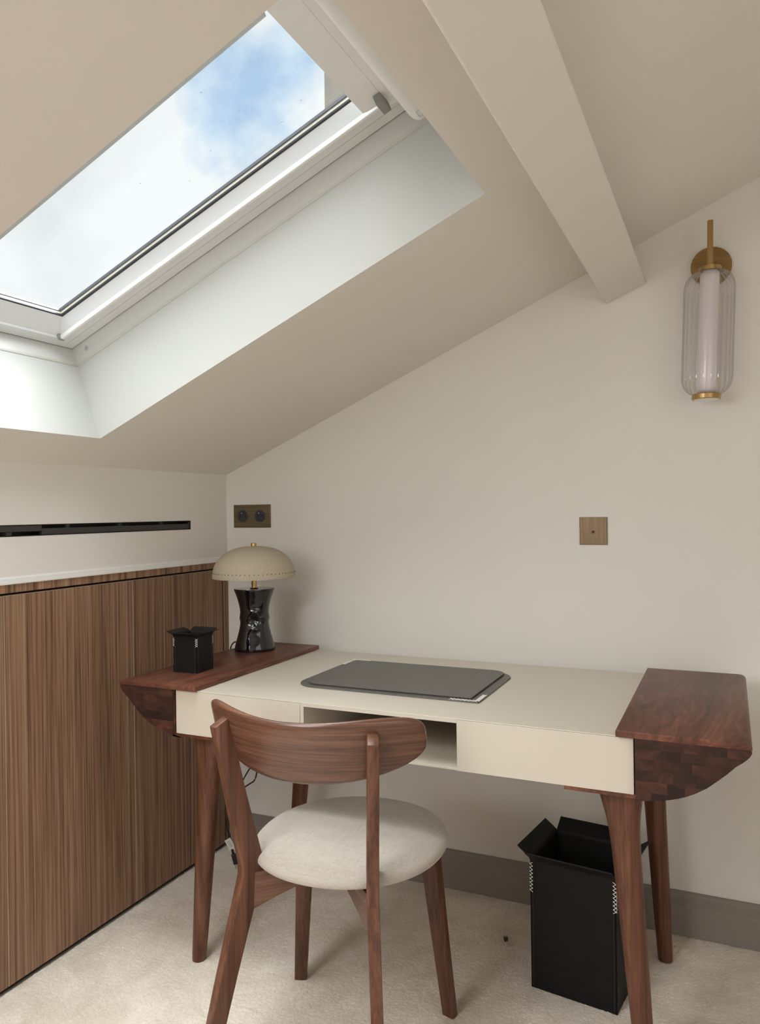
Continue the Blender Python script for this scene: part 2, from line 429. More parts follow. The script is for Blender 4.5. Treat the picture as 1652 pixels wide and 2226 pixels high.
def carpet_pile(parent):
    """cut pile of the carpet where the photograph shows it: a fine uneven surface"""
    import numpy as np
    rng = np.random.default_rng(5)
    st = .0026; x0, x1, y0, y1 = .0008, 2.05, -1.75, -.0005
    nx = int((x1-x0)/st); ny = int((y1-y0)/st)
    X_, Y_ = np.meshgrid(np.linspace(x0, x1, nx), np.linspace(y0, y1, ny), indexing='ij')
    def smooth(sz, amp):
        g = rng.random((int((x1-x0)/sz)+3, int((y1-y0)/sz)+3))
        fx = (X_-x0)/sz; fy = (Y_-y0)/sz; i = fx.astype(int); j = fy.astype(int); u = fx-i; v = fy-j
        u = u*u*(3-2*u); v = v*v*(3-2*v)
        return amp*((g[i, j]*(1-u)+g[i+1, j]*u)*(1-v)+(g[i, j+1]*(1-u)+g[i+1, j+1]*u)*v-.5)
    Z = rng.random(X_.shape)*.0024-.0012+smooth(.0065, .0014)+smooth(.022, .0007)+smooth(.09, .0022)-.0005
    jx = (rng.random(X_.shape)-.5)*st*.7; jy = (rng.random(X_.shape)-.5)*st*.7
    co = np.stack([X_+jx, np.minimum(Y_+jy, -.0004), Z], -1).reshape(-1, 3)
    idx = np.arange(nx*ny).reshape(nx, ny)
    q = np.stack([idx[:-1, :-1], idx[1:, :-1], idx[1:, 1:], idx[:-1, 1:]], -1).reshape(-1)
    me = bpy.data.meshes.new('carpet_pile'); nf = q.size//4
    me.vertices.add(nx*ny); me.vertices.foreach_set('co', co.ravel())
    me.loops.add(q.size); me.loops.foreach_set('vertex_index', q.astype('i'))
    me.polygons.add(nf); me.polygons.foreach_set('loop_start', np.arange(0, q.size, 4, dtype='i'))
    me.update(calc_edges=True)
    o = link('carpet_pile', me, 'carpet', parent, True); o['kind'] = 'stuff'
    return o

def room():
    f = box('floor', -.1, XR, YN, 0, -.06, -.0045, 'carpet'); struct(f); carpet_pile(f)
    x = s_top*cA
    poly = [(-.35, -.06), (XR, -.06), (XR, ZC), (x, ZC), (0, SB), (-.35, SB-.35*.42693)]
    struct(prism('wall_back', poly, 'y', 0, .12, 'wall'))
    struct(prism('wall_near', poly, 'y', YN-.12, YN, 'wall'))
    struct(box('wall_right', XR, XR+.12, YN, 0, -.06, ZC, 'wall'))
    # sloped ceiling with the opening, and the flat part at the ridge
    t = .012
    V = []; F = []
    def quad(a, b, c, d_):
        i = len(V); V.extend([a, b, c, d_]); F.append((i, i+1, i+2, i+3))
    for (a, b, c, d_) in ((-.012, OS0, YN, 0), (OS1, s_top, YN, 0), (OS0, OS1, YN, OY0), (OS0, OS1, OY1, 0)):
        quad(S(a, c, 0), S(b, c, 0), S(b, d_, 0), S(a, d_, 0))
    quad((x, YN, ZC), (XR, YN, ZC), (XR, 0, ZC), (x, 0, ZC))
    o = mesh('ceiling', V, F, 'ceiling'); struct(o)
    # outer roof skin keeps the sky out around the window
    V = []; F = []
    for (a, b, c, d_) in ((-.6, IS0-.02, YN-.2, .2), (IS1+.02, s_top+.4, YN-.2, .2), (IS0-.02, IS1+.02, YN-.2, IY0-.02), (IS0-.02, IS1+.02, IY1+.02, .2)):
        i = len(V); V += [S(a, c, ID+.02), S(b, c, ID+.02), S(b, d_, ID+.02), S(a, d_, ID+.02)]; F.append((i, i+1, i+2, i+3))
    i = len(V); zr = S(s_top+.4, 0, ID+.02)[2]; xr = S(s_top+.4, 0, ID+.02)[0]
    V += [(xr, YN-.2, zr), (XR+.3, YN-.2, zr), (XR+.3, .2, zr), (xr, .2, zr)]; F.append((i, i+1, i+2, i+3))
    struct(mesh('trim_2', V, F, 'seal'))
    # plastered lining of the roof window
    O = [(OS0, OY0), (OS1, OY0), (OS1, OY1), (OS0, OY1)]; I = [(IS0, IY0), (IS1, IY0), (IS1, IY1), (IS0, IY1)]
    V = [S(a, b, .0) for a, b in O]+[S(a, b, ID) for a, b in I]
    F = [(k, (k+1) % 4, 4+(k+1) % 4, 4+k) for k in range(4)]
    struct(mesh('trim_1', V, F, 'lining'))
    # knee wall with the slot for the air grille
    z0, z1, y1 = 1.1153, 1.1448, -.202
    bm = bmesh.new()
    bm_box(bm, -.10, -.003, YN, 0, .985, z0)
    bm_box(bm, -.10, -.003, YN, 0, z1, 1.303)
    bm_box(bm, -.10, -.003, y1, 0, z0, z1)
    bm_box(bm, -.10, -.003, YN, -2.0, z0, z1)
    bm_box(bm, -.12, -.10, YN, 0, 0, 1.28)
    struct(frombm('wall_left', bm, 'wall'))
    # the ledge moulding above the cabinet
    pf = [(-.003, .9975), (.0045, .9975), (.006, 1.000), (.006, 1.0125), (.0035, 1.0155), (-.003, 1.0165)]
    struct(prism('trim_3', pf, 'y', YN, -.0005, 'trimwhite'))
    # ceiling purlin boxed in plaster
    b0, b1 = 1.381, 1.498
    bb = sbox('trim_4', b0, b1, YN, -.0005, -.109, .004, 'ceiling', bev=.0035); struct(bb)
    # grey skirting board with stepped top
    pf = [(0, 0), (-.018, 0), (-.018, .078), (-.0165, .080), (-.0165, .088), (-.0135, .0905), (-.0135, .100), (-.0105, .1025), (-.0095, .114), (-.007, .1157), (0, .1157)]
    struct(prism('baseboard_back', pf, 'x', .004, XR, 'skirting'))
    pf = [(XR+p[0], p[1]) for p in pf]
    struct(prism('baseboard_right', [(p[0], p[1]) for p in pf], 'y', YN, -.02, 'skirting'))
room()

# ------------------------------------------------------------------ roof window
def roof_window():
    w = thing('window_1', 'white framed pitched roof window with clouds behind its glass', 'window', S(.7, -1.1, .24))
    del w['category']; del w['label']; w['kind'] = 'structure'
    base = Vector(w.location)
    def loc(o):
        for v in o.data.vertices: v.co -= base
        return o
    def ringmesh(name, loops, mat, label=None):
        V = []; F = []
        for (s0, s1, y0, y1, d) in loops: V += [S(s0, y0, d), S(s1, y0, d), S(s1, y1, d), S(s0, y1, d)]
        for k in range(len(loops)-1):
            for i in range(4): F.append((4*k+i, 4*k+(i+1) % 4, 4*k+4+(i+1) % 4, 4*k+4+i))
        return loc(mesh(name, V, F, mat, w, label=label))
    def lp(b, side, d, tp=None): return (IS0+b, IS1-(side if tp is None else tp), IY0+side, IY1-side, d)
    # fixed frame: upstand, rebate
    ringmesh('frame', [lp(-.012, -.012, .196), lp(.0, .0, .196), lp(.0015, .0015, .200), lp(.0015, .0015, .246), lp(.001, .001, .262), lp(-.03, -.03, .262)], 'plastic2')
    ringmesh('caulk_bead', [lp(.0001, .0001, .1935), lp(.0012, .0012, .1960), lp(.0015, .0015, .1985), lp(.0010, .0010, .2003)], 'caulk')
    # sash: outer step, inner step, glazing rebate
    ringmesh('sash', [lp(.0042, .0042, .262), lp(.0042, .0042, .2425), lp(.016, .0325, .2425), lp(.016, .0325, .2500), lp(.0172, .0350, .2500), lp(.0172, .0350, .2415), lp(.034, .068, .2415), lp(.036, .070, .246), lp(.078, .0855, .275)], 'plastic')
    ringmesh('gasket', [lp(.0775, .085, .2745), lp(.0805, .0895, .2765), lp(.0805, .0895, .281)], 'gasket')
    ringmesh('spacer', [lp(.0795, .0885, .2800), lp(.0805, .0900, .2802), lp(.0805, .0900, .2855)], 'cream')
    ringmesh('outer_seal', [lp(.0803, .0898, .2855), lp(.0825, .0930, .2865), lp(.0825, .0930, .2925), lp(-.03, -.03, .312), lp(-.06, -.06, .26)], 'seal')
    s0, s1, y0, y1 = IS0+.074, IS1-.080, IY0+.080, IY1-.080
    for nm, d in (('pane', .2797), ('pane', .2922)):
        V = [S(s0, y0, d), S(s1, y0, d), S(s1, y1, d), S(s0, y1, d)]
        loc(mesh(nm, V, [(0, 1, 2, 3)], 'glass', w))
    ringmesh('groove_shade', [lp(.0010, .0010, .2437), lp(.0046, .0046, .2437)], 'gasket')  # dark strips painting the shade inside the sash grooves
    ringmesh('groove_shade', [lp(.0158, .0323, .2436), lp(.0174, .0352, .2436)], 'seal')
    # slim rail along the sash sides carrying the blind
    for ya, yb in ((IY1-.0745, IY1-.066), (IY0+.066, IY0+.0745)):
        loc(sbox('blind_rail', IS0+.041, IS1-.085, ya, yb, .2345, .2455, 'trimwhite', w, .0015))
    loc(sbox('rail_clip', IS0+.037, IS0+.042, IY1-.0795, IY1-.064, .2335, .250, 'grey', w, .001))
    # round cover cap on the frame upstand
    bm = bmesh.new()
    c = Vector(S(.227, IY1-.0005, .2215)); sd = Vector((cA, 0, sA)); nd = Vector((-sA, 0, cA))
    for r0, r1, h in ((0, .0042, -.0010), (.0045, .0065, -.0006)):
        for k in range(20):
            a, b = 2*PI*k/20, 2*PI*(k+1)/20
            pts = []
            for (r, t) in ((r1, a), (r1, b), (r0, b), (r0, a)):
                pts.append(c+sd*r*math.cos(t)+nd*r*math.sin(t)+Vector((0, h-.0008, 0))-base)
            vs_ = [bm.verts.new(p) for p in (pts if r0 else pts[:3])]
            bm.faces.new(vs_)
    frombm('cover_cap', bm, 'mark', w, label='round grey cover cap')
    # ventilation flap across the top with its grey latch
    def flap_part(name, sa, sb, yl, yr, da, db, mat):
        rnd = .016
        pts = [(sa, IY0+.004), (sa, yl), (sa+.010, yl+.004), (sb-.012, yr-.012), (sb, yr), (sb, IY0+.004)]
        V = [S(s, y, da) for s, y in pts]+[S(s, y, db) for s, y in pts]; n = len(pts)
        F = [tuple(range(n)), tuple(range(2*n-1, n-1, -1))]+[(i, (i+1) % n, n+(i+1) % n, n+i) for i in range(n)]
        return loc(mesh(name, V, F, mat, w))
    flap_part('vent_flap', 1.148, 1.1985, -.872, -.852, .222, .236, 'flapwhite')
    flap_part('flap_hood', 1.1995, 1.272, -.846, -.830, .2195, .238, 'flapwhite')
    loc(sbox('latch', 1.183, 1.2005, -.897, -.858, .200, .222, 'grey', w, .002, label='grey latch block'))
    # added strip imitating a bluish haze fringe on the camera side of the opening
    loc(sbox('fringe_strip', IS0+.01, 1.207, OY0+.0005, OY0+.0105, .004, .010, 'blue_fringe', w))
    return w
roof_window()

def roller_blind():
    t = thing('roller_blind', 'white rolled-up roller blind cassette along the top of the roof window', 'blind', S(1.245, -1.1, .185))
    b = Vector(t.location); sd = Vector((cA, 0, sA)); nd = Vector((-sA, 0, cA))
    c0 = (1.2445, .192); prof = []
    for k in range(24):
        a = 2*PI*k/24; prof.append((c0[0]+.0225*math.cos(a), c0[1]+.020*math.sin(a)))
    rings_ = []
    for y, sc in ((IY0+.002, 1), (-.86, 1), (-.826, 1), (-.816, .93), (-.809, .78), (-.805, .5)):
        rings_.append([Vector(S(c0[0]+(p[0]-c0[0])*(1 if y < -.82 else sc), y, c0[1]+(p[1]-c0[1])*sc))-b for p in prof])
    loft('cassette', rings_, 'trimwhite', t)
    for v in []: pass
    o = sbox('back_rail', 1.262, 1.279, IY0+.002, -.785, .172, .196, 'lining', t, .001)
    for v in o.data.vertices: v.co -= b
    # small outlined plate at the end of the cassette
    bm = bmesh.new()
    def rim(sa, sb, ya, yb, d, wd):
        for (a, c, e, g) in ((sa, sb, ya, ya+wd), (sa, sb, yb-wd, yb), (sa, sa+wd, ya, yb), (sb-wd, sb, ya, yb)):
            vs_ = [bm.verts.new(Vector(S(*q))-b) for q in ((a, e, d), (c, e, d), (c, g, d), (a, g, d))]; bm.faces.new(vs_)
    rim(1.2395, 1.2505, -.850, -.829, .1712, .0012)
    frombm('end_plate', bm, 'mark', t, label='small grey outlined plate')
roller_blind()

# ------------------------------------------------------------------ house seen through the roof window
def neighbour():
    t = thing('neighbouring_house', 'pale beige rendered wall of a neighbouring house seen through the roof window', 'building', (-4.43, 9.0, -3.0))
    box('wall', 0, 1.6, 0, 3.0, 0, 13.4, 'concrete', t)
    box('coping', -.03, 1.63, -.03, 3.03, 13.4, 13.5, 'seal', t)
    return t
NB = neighbour()

# ------------------------------------------------------------------ fitted cabinet
def cabinet():
    t = thing('fitted_cabinet', 'low fitted walnut veneer cabinet with flush handleless doors under the knee wall', 'cabinet', (0, -1.2, 0))
    y0 = 1.2
    box('carcass', -.095, -.0205, YN+y0+.01, y0-.001, .004, .984, 'hole', t)
    gaps = [-.0355, -.4796, -.9268, -1.374, -1.821, -2.268, -2.715]
    for a, b in zip(gaps, gaps[1:]):
        d = box('door', -.0195, -.0002, b+.0016+y0, a-.0012+y0, .011, .9705, 'cabinet', t, .0006)
        box('pale_edge', -.0190, .0001, b+.0014+y0, b+.0023+y0, .0112, .9703, 'paleedge', d)  # paler strips along the near and top edges of each door
        box('pale_edge', -.0190, .0001, b+.0024+y0, a-.0014+y0, .9699, .9708, 'paleedge', d)
    box('top_rail', -.0195, .0, YN+y0+.01, y0-.001, .9765, .9972, 'rail', t, .0005)
    box('end_panel', -.0195, .0, -.0270+y0, y0-.0005, .006, .9755, 'cabinet', t, .0005)
    box('plinth', -.020, -.010, YN+y0+.01, y0-.002, .0, .007, 'hole', t)
cabinet()

# ------------------------------------------------------------------ linear air grille in the knee wall
def grille():
    z0, z1 = 1.1156, 1.1446; ya, yb = -1.98, -.2025
    t = thing('air_grille', 'long black linear air grille set into the knee wall', 'vent', (-.02, -.9, z0))
    def bx(name, x0, x1, y0, y1, c0, c1, mat, bev=0): return box(name, x0+.02, x1+.02, y0+.9, y1+.9, c0-z0, c1-z0, mat, t, bev)
    bx('housing', -.045, -.040, ya, yb, z0, z1, 'vent')
    bm = bmesh.new()
    for a in ((ya, yb, z0, z0+.0016), (ya, yb, z1-.0016, z1), (yb-.0016, yb, z0, z1)):
        bm_box(bm, -.045+.02, -.0022+.02, a[0]+.9, a[1]+.9, a[2]-z0, a[3]-z0)
    frombm('frame', bm, 'vent', t)
    ym = -.803
    bx('blade', -.016, -.0045, ym, yb-.004, z0+.002, z0+.0185, 'ventblade', .0008)
    bx('blade', -.016, -.0045, ya, ym-.001, z0+.0115, z1-.0018, 'ventblade', .0008)
    for y in (-.715, -.520, -.339):
        bx('bracket', -.022, -.0080, y-.006, y+.006, z0+.0185, z1-.0018, 'ventblade')
    for y in (-.901, -1.30, -1.70):
        bx('bracket', -.022, -.0080, y-.008, y+.008, z0+.002, z0+.0115, 'ventblade')
    bx('end_stop', -.020, -.0035, yb-.010, yb-.003, z0+.003, z1-.004, 'blackplastic', .001)
grille()

# ------------------------------------------------------------------ socket and switch plates on the back wall
def plates():
    t = thing('double_socket', 'brushed bronze plate with two round black sockets above the table lamp', 'socket', (.1055, 0, 1.156))
    box('plate', -.0765, .0765, -.0035, -.0005, -.040, .040, 'bronzeh', t, .0012)
    def disc(name, cx, cz, r, y0, y1, mat, par, n=24):
        bm = bmesh.new()
        A = [bm.verts.new((cx+r*math.cos(2*PI*k/n), y0, cz+r*math.sin(2*PI*k/n))) for k in range(n)]
        B = [bm.verts.new((cx+r*math.cos(2*PI*k/n), y1, cz+r*math.sin(2*PI*k/n))) for k in range(n)]
        bm.faces.new(A); bm.faces.new(B)
        for k in range(n): bm.faces.new((A[k], A[(k+1) % n], B[(k+1) % n], B[k]))
        return autosmooth(frombm(name, bm, mat, par))
    for cx in (-.0375, .034):
        s = disc('socket_insert', cx, 0, .0213, -.0045, -.003, 'socket', t)
        disc('pin_hole', cx-.0095, 0, .0027, -.0048, -.0044, 'hole', s, 12)
        disc('pin_hole', cx+.0095, 0, .0027, -.0048, -.0044, 'hole', s, 12)
        disc('earth_pin', cx, .0105, .0022, -.012, -.0044, 'pin', s, 12)
        for cz in (-.0305, .0305): disc('screw', cx, cz, .0024, -.0042, -.0034, 'bronze', t, 12)
    t = thing('light_switch', 'square brushed bronze toggle switch plate on the back wall under the wall lamp', 'switch', (1.268, 0, 1.1025))
    box('plate', -.039, .039, -.0035, -.0005, -.0395, .0395, 'bronze', t, .0012)
    for cx in (-.030, .030): disc('screw', cx, 0, .0026, -.0044, -.0034, 'bronzeh', t, 12)
    disc('collar', 0, 0, .0042, -.0055, -.0034, 'bronzeh', t, 16)
    tube('toggle', [(0, -.005, 0), (-.001, -.013, -.003), (-.0015, -.019, -.0045)], .0019, 'bronze', t)
plates()

# ------------------------------------------------------------------ desk
DT = .74; YF = -.726; YB = -.098; XL, XLI, XRI, XR_ = .178, .4195, 1.4185, 1.656
BX0, BX1, BZ0, BZ1, BYF, BYB = .3515, 1.4505, .617, .7265, -.7145, -.106
DC = (.905, -.41, 0)

def clip_poly(poly, x0, x1, z0, z1):
    def cl(P, f, inter):
        out = []
        for i in range(len(P)):
            a, b = P[i-1], P[i]
            if f(b):
                if not f(a): out.append(inter(a, b))
                out.append(b)
            elif f(a): out.append(inter(a, b))
        return out
    def ix(v): return lambda a, b: (v, a[1]+(b[1]-a[1])*(v-a[0])/(b[0]-a[0]))
    def iz(v): return lambda a, b: (a[0]+(b[0]-a[0])*(v-a[1])/(b[1]-a[1]), v)
    for f, g in ((lambda p: p[0] >= x0, ix(x0)), (lambda p: p[0] <= x1, ix(x1)), (lambda p: p[1] >= z0, iz(z0)), (lambda p: p[1] <= z1, iz(z1))):
        poly = cl(poly, f, g)
        if len(poly) < 3: return []
    return poly

def area2(P): return abs(sum(P[i-1][0]*P[i][1]-P[i][0]*P[i-1][1] for i in range(len(P))))/2

def desk():
    t = thing('writing_desk', 'beige lacquered writing desk with curved walnut side wings on four tapered walnut legs', 'desk', DC)
    def L_(o):
        for v in o.data.vertices: v.co -= Vector(DC)
        return o
    th = .0095
    bm = bmesh.new()
    bm_box(bm, BX0, BX1, BYF, BYB, BZ1-.0022, BZ1, .0008)
    bm_box(bm, BX0+.0002, BX1-.0002, BYF+.0185, BYB, BZ1-th, BZ1-.0015)
    bm_box(bm, .7115, 1.0930, BYF+.0002, BYF+.019, BZ1-th, BZ1-.0015)
    L_(frombm('desktop', bm, 'beige', t))
    L_(box('bottom_shelf', BX0+.004, BX1-.004, BYF+.0005, BYB, BZ0, BZ0+.0055, 'beige', t, .0006))
    L_(box('back_panel', BX0+.004, BX1-.004, BYB-.014, BYB-.001, BZ0+.0055, BZ1-th, 'beige', t))
    ox0, ox1 = .712, 1.0925
    L_(box('divider', ox0, ox0+.009, BYF+.0005, BYB-.014, BZ0+.0055, BZ1-th, 'beige', t))
    L_(box('divider', ox1+.0010, ox1+.0100, BYF+.0185, BYB-.014, BZ0+.0055, BZ1-th, 'beige', t))
    for a, b in ((BX0+.0002, ox0-.0008), (ox1+.0008, BX1-.0002)):
        L_(box('drawer_front', a, b, BYF, BYF+.018, BZ0-.0008, BZ1-.0026, 'beige', t, .0006))
    L_(box('side_panel', BX0+.0015, BX0+.015, BYF+.018, BYB-.014, BZ0+.0055, BZ1-th, 'beige', t))
    L_(box('side_panel', BX1-.015, BX1-.0015, BYF+.018, BYB-.014, BZ0+.0055, BZ1-th, 'beige', t))
    # walnut wings: profile in (x, z) for the right one, mirrored for the left one
    for side in (1, -1):
        def X(x): return x if side == 1 else XL+XR_-x
        bxe = BX1+.003 if side == 1 else (XL+XR_)-(BX0-.003)
        # outer outline from top board down round the nose to the bottom
        nose = [(1.640, DT), (1.648, DT-.0015), (1.6535, DT-.005), (1.656, DT-.011), (1.6555, DT-.017), (1.6525, DT-.0235), (1.646, DT-.031), (1.6365, DT-.039)]
        curve = [(1.629, .6955), (1.614, .680), (1.598, .6655), (1.580, .650), (1.560, .637), (1.545, .6295), (1.530, .6235), (1.515, .6190), (1.500, .6155), (1.485, .6130), (1.470, .6110)]
        lip = 1.4185 if side == 1 else (XL+XR_)-XLI
        tb = DT-.0125                       # underside of the top board
        inner = bxe
        body = [(inner, tb)]+[(1.6525, tb)]+[(1.6555, DT-.017), (1.6525, DT-.0235), (1.646, DT-.031), (1.6365, DT-.039)]+curve+[(1.455, .6085), (inner, .6085)]
        top = [(lip, tb), (lip, DT-.0015), (lip+.0015, DT)]+nose[:4]+[(1.6535, tb)]
        y_back = YB-.0
        wing = L_(prism('side_wing', [(X(x), z) for x, z in body], 'y', YF+.006, y_back, 'wing', t, label='walnut wing with end-grain staves in front'))
        autosmooth(wing, 30)
        tp = L_(prism('top_board', [(X(x), z) for x, z in top], 'y', YF, y_back, 'wing', t, .0008)); autosmooth(tp, 30)
        # end-grain staves let into the front of the wing
        zz = [.6085, .6275, .6480, .6690, .6900, .7095, tb]
        rnd = random.Random(31 if side == 1 else 57)
        for r_ in range(len(zz)-1):
            x = inner-rnd.uniform(0, .03)
            while x < 1.66:
                wv = rnd.uniform(.024, .075)
                P = clip_poly(body, max(x, inner)+.00004, x+wv-.00004, zz[r_]+.00004, zz[r_+1]-.00004)
                x += wv
                if len(P) < 3 or area2(P) < 1.2e-5: continue
                pr = rnd.uniform(0, .00010)
                L_(prism('stave', [(X(a), b) for a, b in P], 'y', YF+.0012-pr, YF+.0060, 'stave', wing))
        # walnut plate under the box that carries the legs
        px0, px1 = (1.316, 1.466) if side == 1 else (.364, .514)
        a0, a1 = (X(1.516), X(1.4545)) if side == 1 else (0, 0)
        if side == 1: L_(box('leg_plate', 1.316, bxe-.0003, YF+.014, YB-.02, .6075, BZ0-.0010, 'wing', t, .001))
        else: L_(box('leg_plate', X(bxe)+.0003, .492, YF+.014, YB-.02, .6075, BZ0-.0010, 'wing', t, .001))
    # tapered legs, shouldered at the top
    def leg(top, foot, outdir):
        rings_ = []
        for k, (f_, w_, d_, p_) in enumerate(((0, .0440, .0300, 3.2), (.015, .0436, .0300, 3.2), (.05, .0395, .0295, 3.0), (.10, .0335, .029, 2.8), (.15, .0300, .0282, 2.5), (.22, .0282, .0275, 2.3), (.35, .0265, .0265, 2.2), (.5, .0248, .0248, 2.1), (.65, .0230, .0230, 2.1), (.8, .0212, .0212, 2.0), (.97, .0188, .0188, 2.0), (1, .0178, .0178, 2.0))):
            cx = top[0]+(foot[0]-top[0])*f_; cy = top[1]+(foot[1]-top[1])*f_; z = .6075*(1-f_)
            rings_.append(ring(cx, cy, z, w_, d_, 32, 0, p_))
        o = L_(loft('leg', rings_, 'leg', t)); autosmooth(o, 50)
    FX0, FX1, TX0, TX1 = .345, 1.459, .4085, 1.4165
    leg((TX0, -.645), (FX0, -.628), 0); leg((TX1, -.645), (FX1, -.625), 0)
    leg((TX0, -.155), (FX0, -.150), 0); leg((TX1+.012, -.155), (FX1, -.152), 0)
desk()

# ------------------------------------------------------------------ desk pad
def desk_pad():
    z = BZ1+.0003
    t = thing('desk_pad', 'charcoal leather desk pad with white cross stitched corners on the beige desktop', 'desk pad', (.853, -.405, z))
    def rr(x0, x1, y0, y1, radii, n=9):
        """radii for corners: (x0,y0) (x1,y0) (x1,y1) (x0,y1)"""
        out = []
        for (cx, cy, r, a0) in ((x0, y0, radii[0], PI), (x1, y0, radii[1], 1.5*PI), (x1, y1, radii[2], 0), (x0, y1, radii[3], .5*PI)):
            sx = 1 if cx == x0 else -1; sy = 1 if cy == y0 else -1
            for k in range(n):
                a = a0+.5*PI*k/(n-1); out.append((cx+sx*r+r*math.cos(a), cy+sy*r+r*math.sin(a)))
        return out
    x0, x1, y0, y1 = -.247, .247, -.172, .166
    prism('base_sheet', rr(x0, x1, y0, y1, (.062, .006, .070, .006)), 'z', 0, .0028, 'padleather', t, .0006)
    prism('cover_sheet', rr(x0+.020, x1-.024, y0+.020, y1-.003, (.042, .004, .040, .006)), 'z', .0040, .0072, 'padleather', t, .0006)
    # filler between the two sheets
    prism('filler', rr(x0+.024, x1-.028, y0+.024, y1-.006, (.040, .004, .040, .006)), 'z', .0028, .0040, 'leather', t)
    def stitches(name, p0, p1, n, wdt):
        bm = bmesh.new(); a = Vector(p0); b = Vector(p1); d = (b-a); stp = d/n; q = Vector((-d.y, d.x, 0)).normalized()*wdt
        for k in range(n):
            m0 = a+stp*k; m1 = a+stp*(k+1)
            tube('', [m0, m1+q], .00085, '', bm=bm, n=5, spline=False); tube('', [m0+q, m1], .00085, '', bm=bm, n=5, spline=False)
        return frombm(name, bm, 'thread', t, label='white cross stitching')
    h = .0034
    stitches('stitching', (x1-.072, y0+.0015, h), (x1-.006, y0+.0015, h), 7, .0115)
    stitches('stitching', (x1-.0015, y0+.010, h), (x1-.0015, y0+.070, h), 7, .010)
    stitches('stitching', (x0+.066, y1-.0015, h+.004), (x0+.006, y1-.0015, h+.004), 7, .007)
    stitches('stitching', (x0+.0015, y1-.006, h), (x0+.0015, y1-.060, h), 7, .008)
desk_pad()

# ------------------------------------------------------------------ stitched leather boxes
def leather_box(name, label, cat, center, rz, wx, wy, h, fl, fang, st_len, st_n, z, tk=.0028, nthread=14):
    t = thing(name, label, cat, (center[0], center[1], z), rz)
    hx, hy = wx/2, wy/2
    box('base', -hx+tk, hx-tk, -hy+tk, hy-tk, .0, tk, 'leather', t)
    def side(n, ang, half, dist):
        """wall with its outward bent flap; profile in (outward, z)"""
        pr = [(0, 0), (0, h-.010)]
        R = .009; steps = 7
        pos = [0, h-.010]; a = PI/2
        for k in range(steps):
            a_ = PI/2-(PI/2-fang)*(k+1)/steps
            pos[0] += math.cos(a_)*R/steps*1.5; pos[1] += math.sin(a_)*R/steps*1.5; pr.append((pos[0], pos[1]))
        a_ = fang
        for k in range(3):
            pr.append((pos[0]+math.cos(a_)*fl*(k+1)/3, pos[1]+math.sin(a_)*fl*(k+1)/3))
        # thickness
        outp = []
        for i, p in enumerate(pr):
            q0 = pr[max(i-1, 0)]; q1 = pr[min(i+1, len(pr)-1)]
            dx, dz = q1[0]-q0[0], q1[1]-q0[1]; l = math.hypot(dx, dz); outp.append((p[0]-dz/l*tk, p[1]+dx/l*tk))
        V = []; F = []; m = len(pr)
        wl = [half]*2+[half]*(len(pr)-2)
        for sgn in (-1, 1):
            for i in range(m): V.append((sgn*wl[i], pr[i][0], pr[i][1]))
            for i in range(m): V.append((sgn*wl[i], outp[i][0], outp[i][1]))
        for i in range(m-1):
            F += [(i, i+1, 2*m+i+1, 2*m+i), (m+i, m+i+1, 3*m+i+1, 3*m+i), (i, i+1, m+i+1, m+i), (2*m+i, 2*m+i+1, 3*m+i+1, 3*m+i)]
        F += [(0, m, 3*m, 2*m), (m-1, 2*m-1, 4*m-1, 3*m-1)]
        Rz = Matrix.Rotation(ang, 3, 'Z')
        V = [Rz @ Vector((v[0], dist+v[1], v[2])) for v in V]
        o = mesh('side', V, F, 'leather', t); autosmooth(o, 50)
    side('', 0, hx, hy); side('', PI, hx, hy); side('', PI/2, hy-tk*0, hx); side('', -PI/2, hy, hx)
    # white cross stitches at the top of the edges, small dark stitches below
    for sx in (-1, 1):
        for sy in (-1, 1):
            bm = bmesh.new(); z1 = h-.012; stp = st_len/st_n; wd = stp*.75
            for k in range(st_n):
                za, zb = z1-stp*k, z1-stp*(k+1)
                A = lambda z_: (sx*(hx-wd), sy*(hy+.0006), z_)
                C_ = lambda z_: (sx*(hx+.0006), sy*(hy+.0006), z_)
                B = lambda z_: (sx*(hx+.0006), sy*(hy-wd), z_)
                zm = (za+zb)/2
                rr_ = min(.0008, stp*.085)
                tube('', [A(za), C_(zm), B(zb)], rr_, '', bm=bm, n=5, spline=False)
                tube('', [A(zb), C_(zm), B(za)], rr_, '', bm=bm, n=5, spline=False)
            frombm('stitching', bm, 'thread', t, label='white cross stitching')
            bm = bmesh.new(); z2 = z1-st_len
            n = int(z2/.006)
            for k in range(n):
                zc = z2-(k+.5)*z2/n
                bm_box(bm, sx*(hx-.006)-.0004, sx*(hx-.006)+.0004, sy*hy-.0005, sy*hy+.0005, zc-.0016, zc+.0016)
                bm_box(bm, sx*hx-.0005, sx*hx+.0005, sy*(hy-.006)-.0004, sy*(hy-.006)+.0004, zc-.0016, zc+.0016)
            frombm('seam_stitch', bm, 'darkthread', t)
    return t
leather_box('pencil_pot', 'small black leather pencil pot with flared rim on the left walnut desk wing', 'pen pot',
            (.287, -.562), .045, .075, .075, .104, .014, math.radians(18), .022, 4, DT+.0003, tk=.0018)
leather_box('waste_bin', 'tall square black leather waste bin with open flaps under the desk', 'bin',
            (1.2855, -.3185), -.139, .208, .192, .317, .033, math.radians(36), .072, 8, .0, tk=.003)

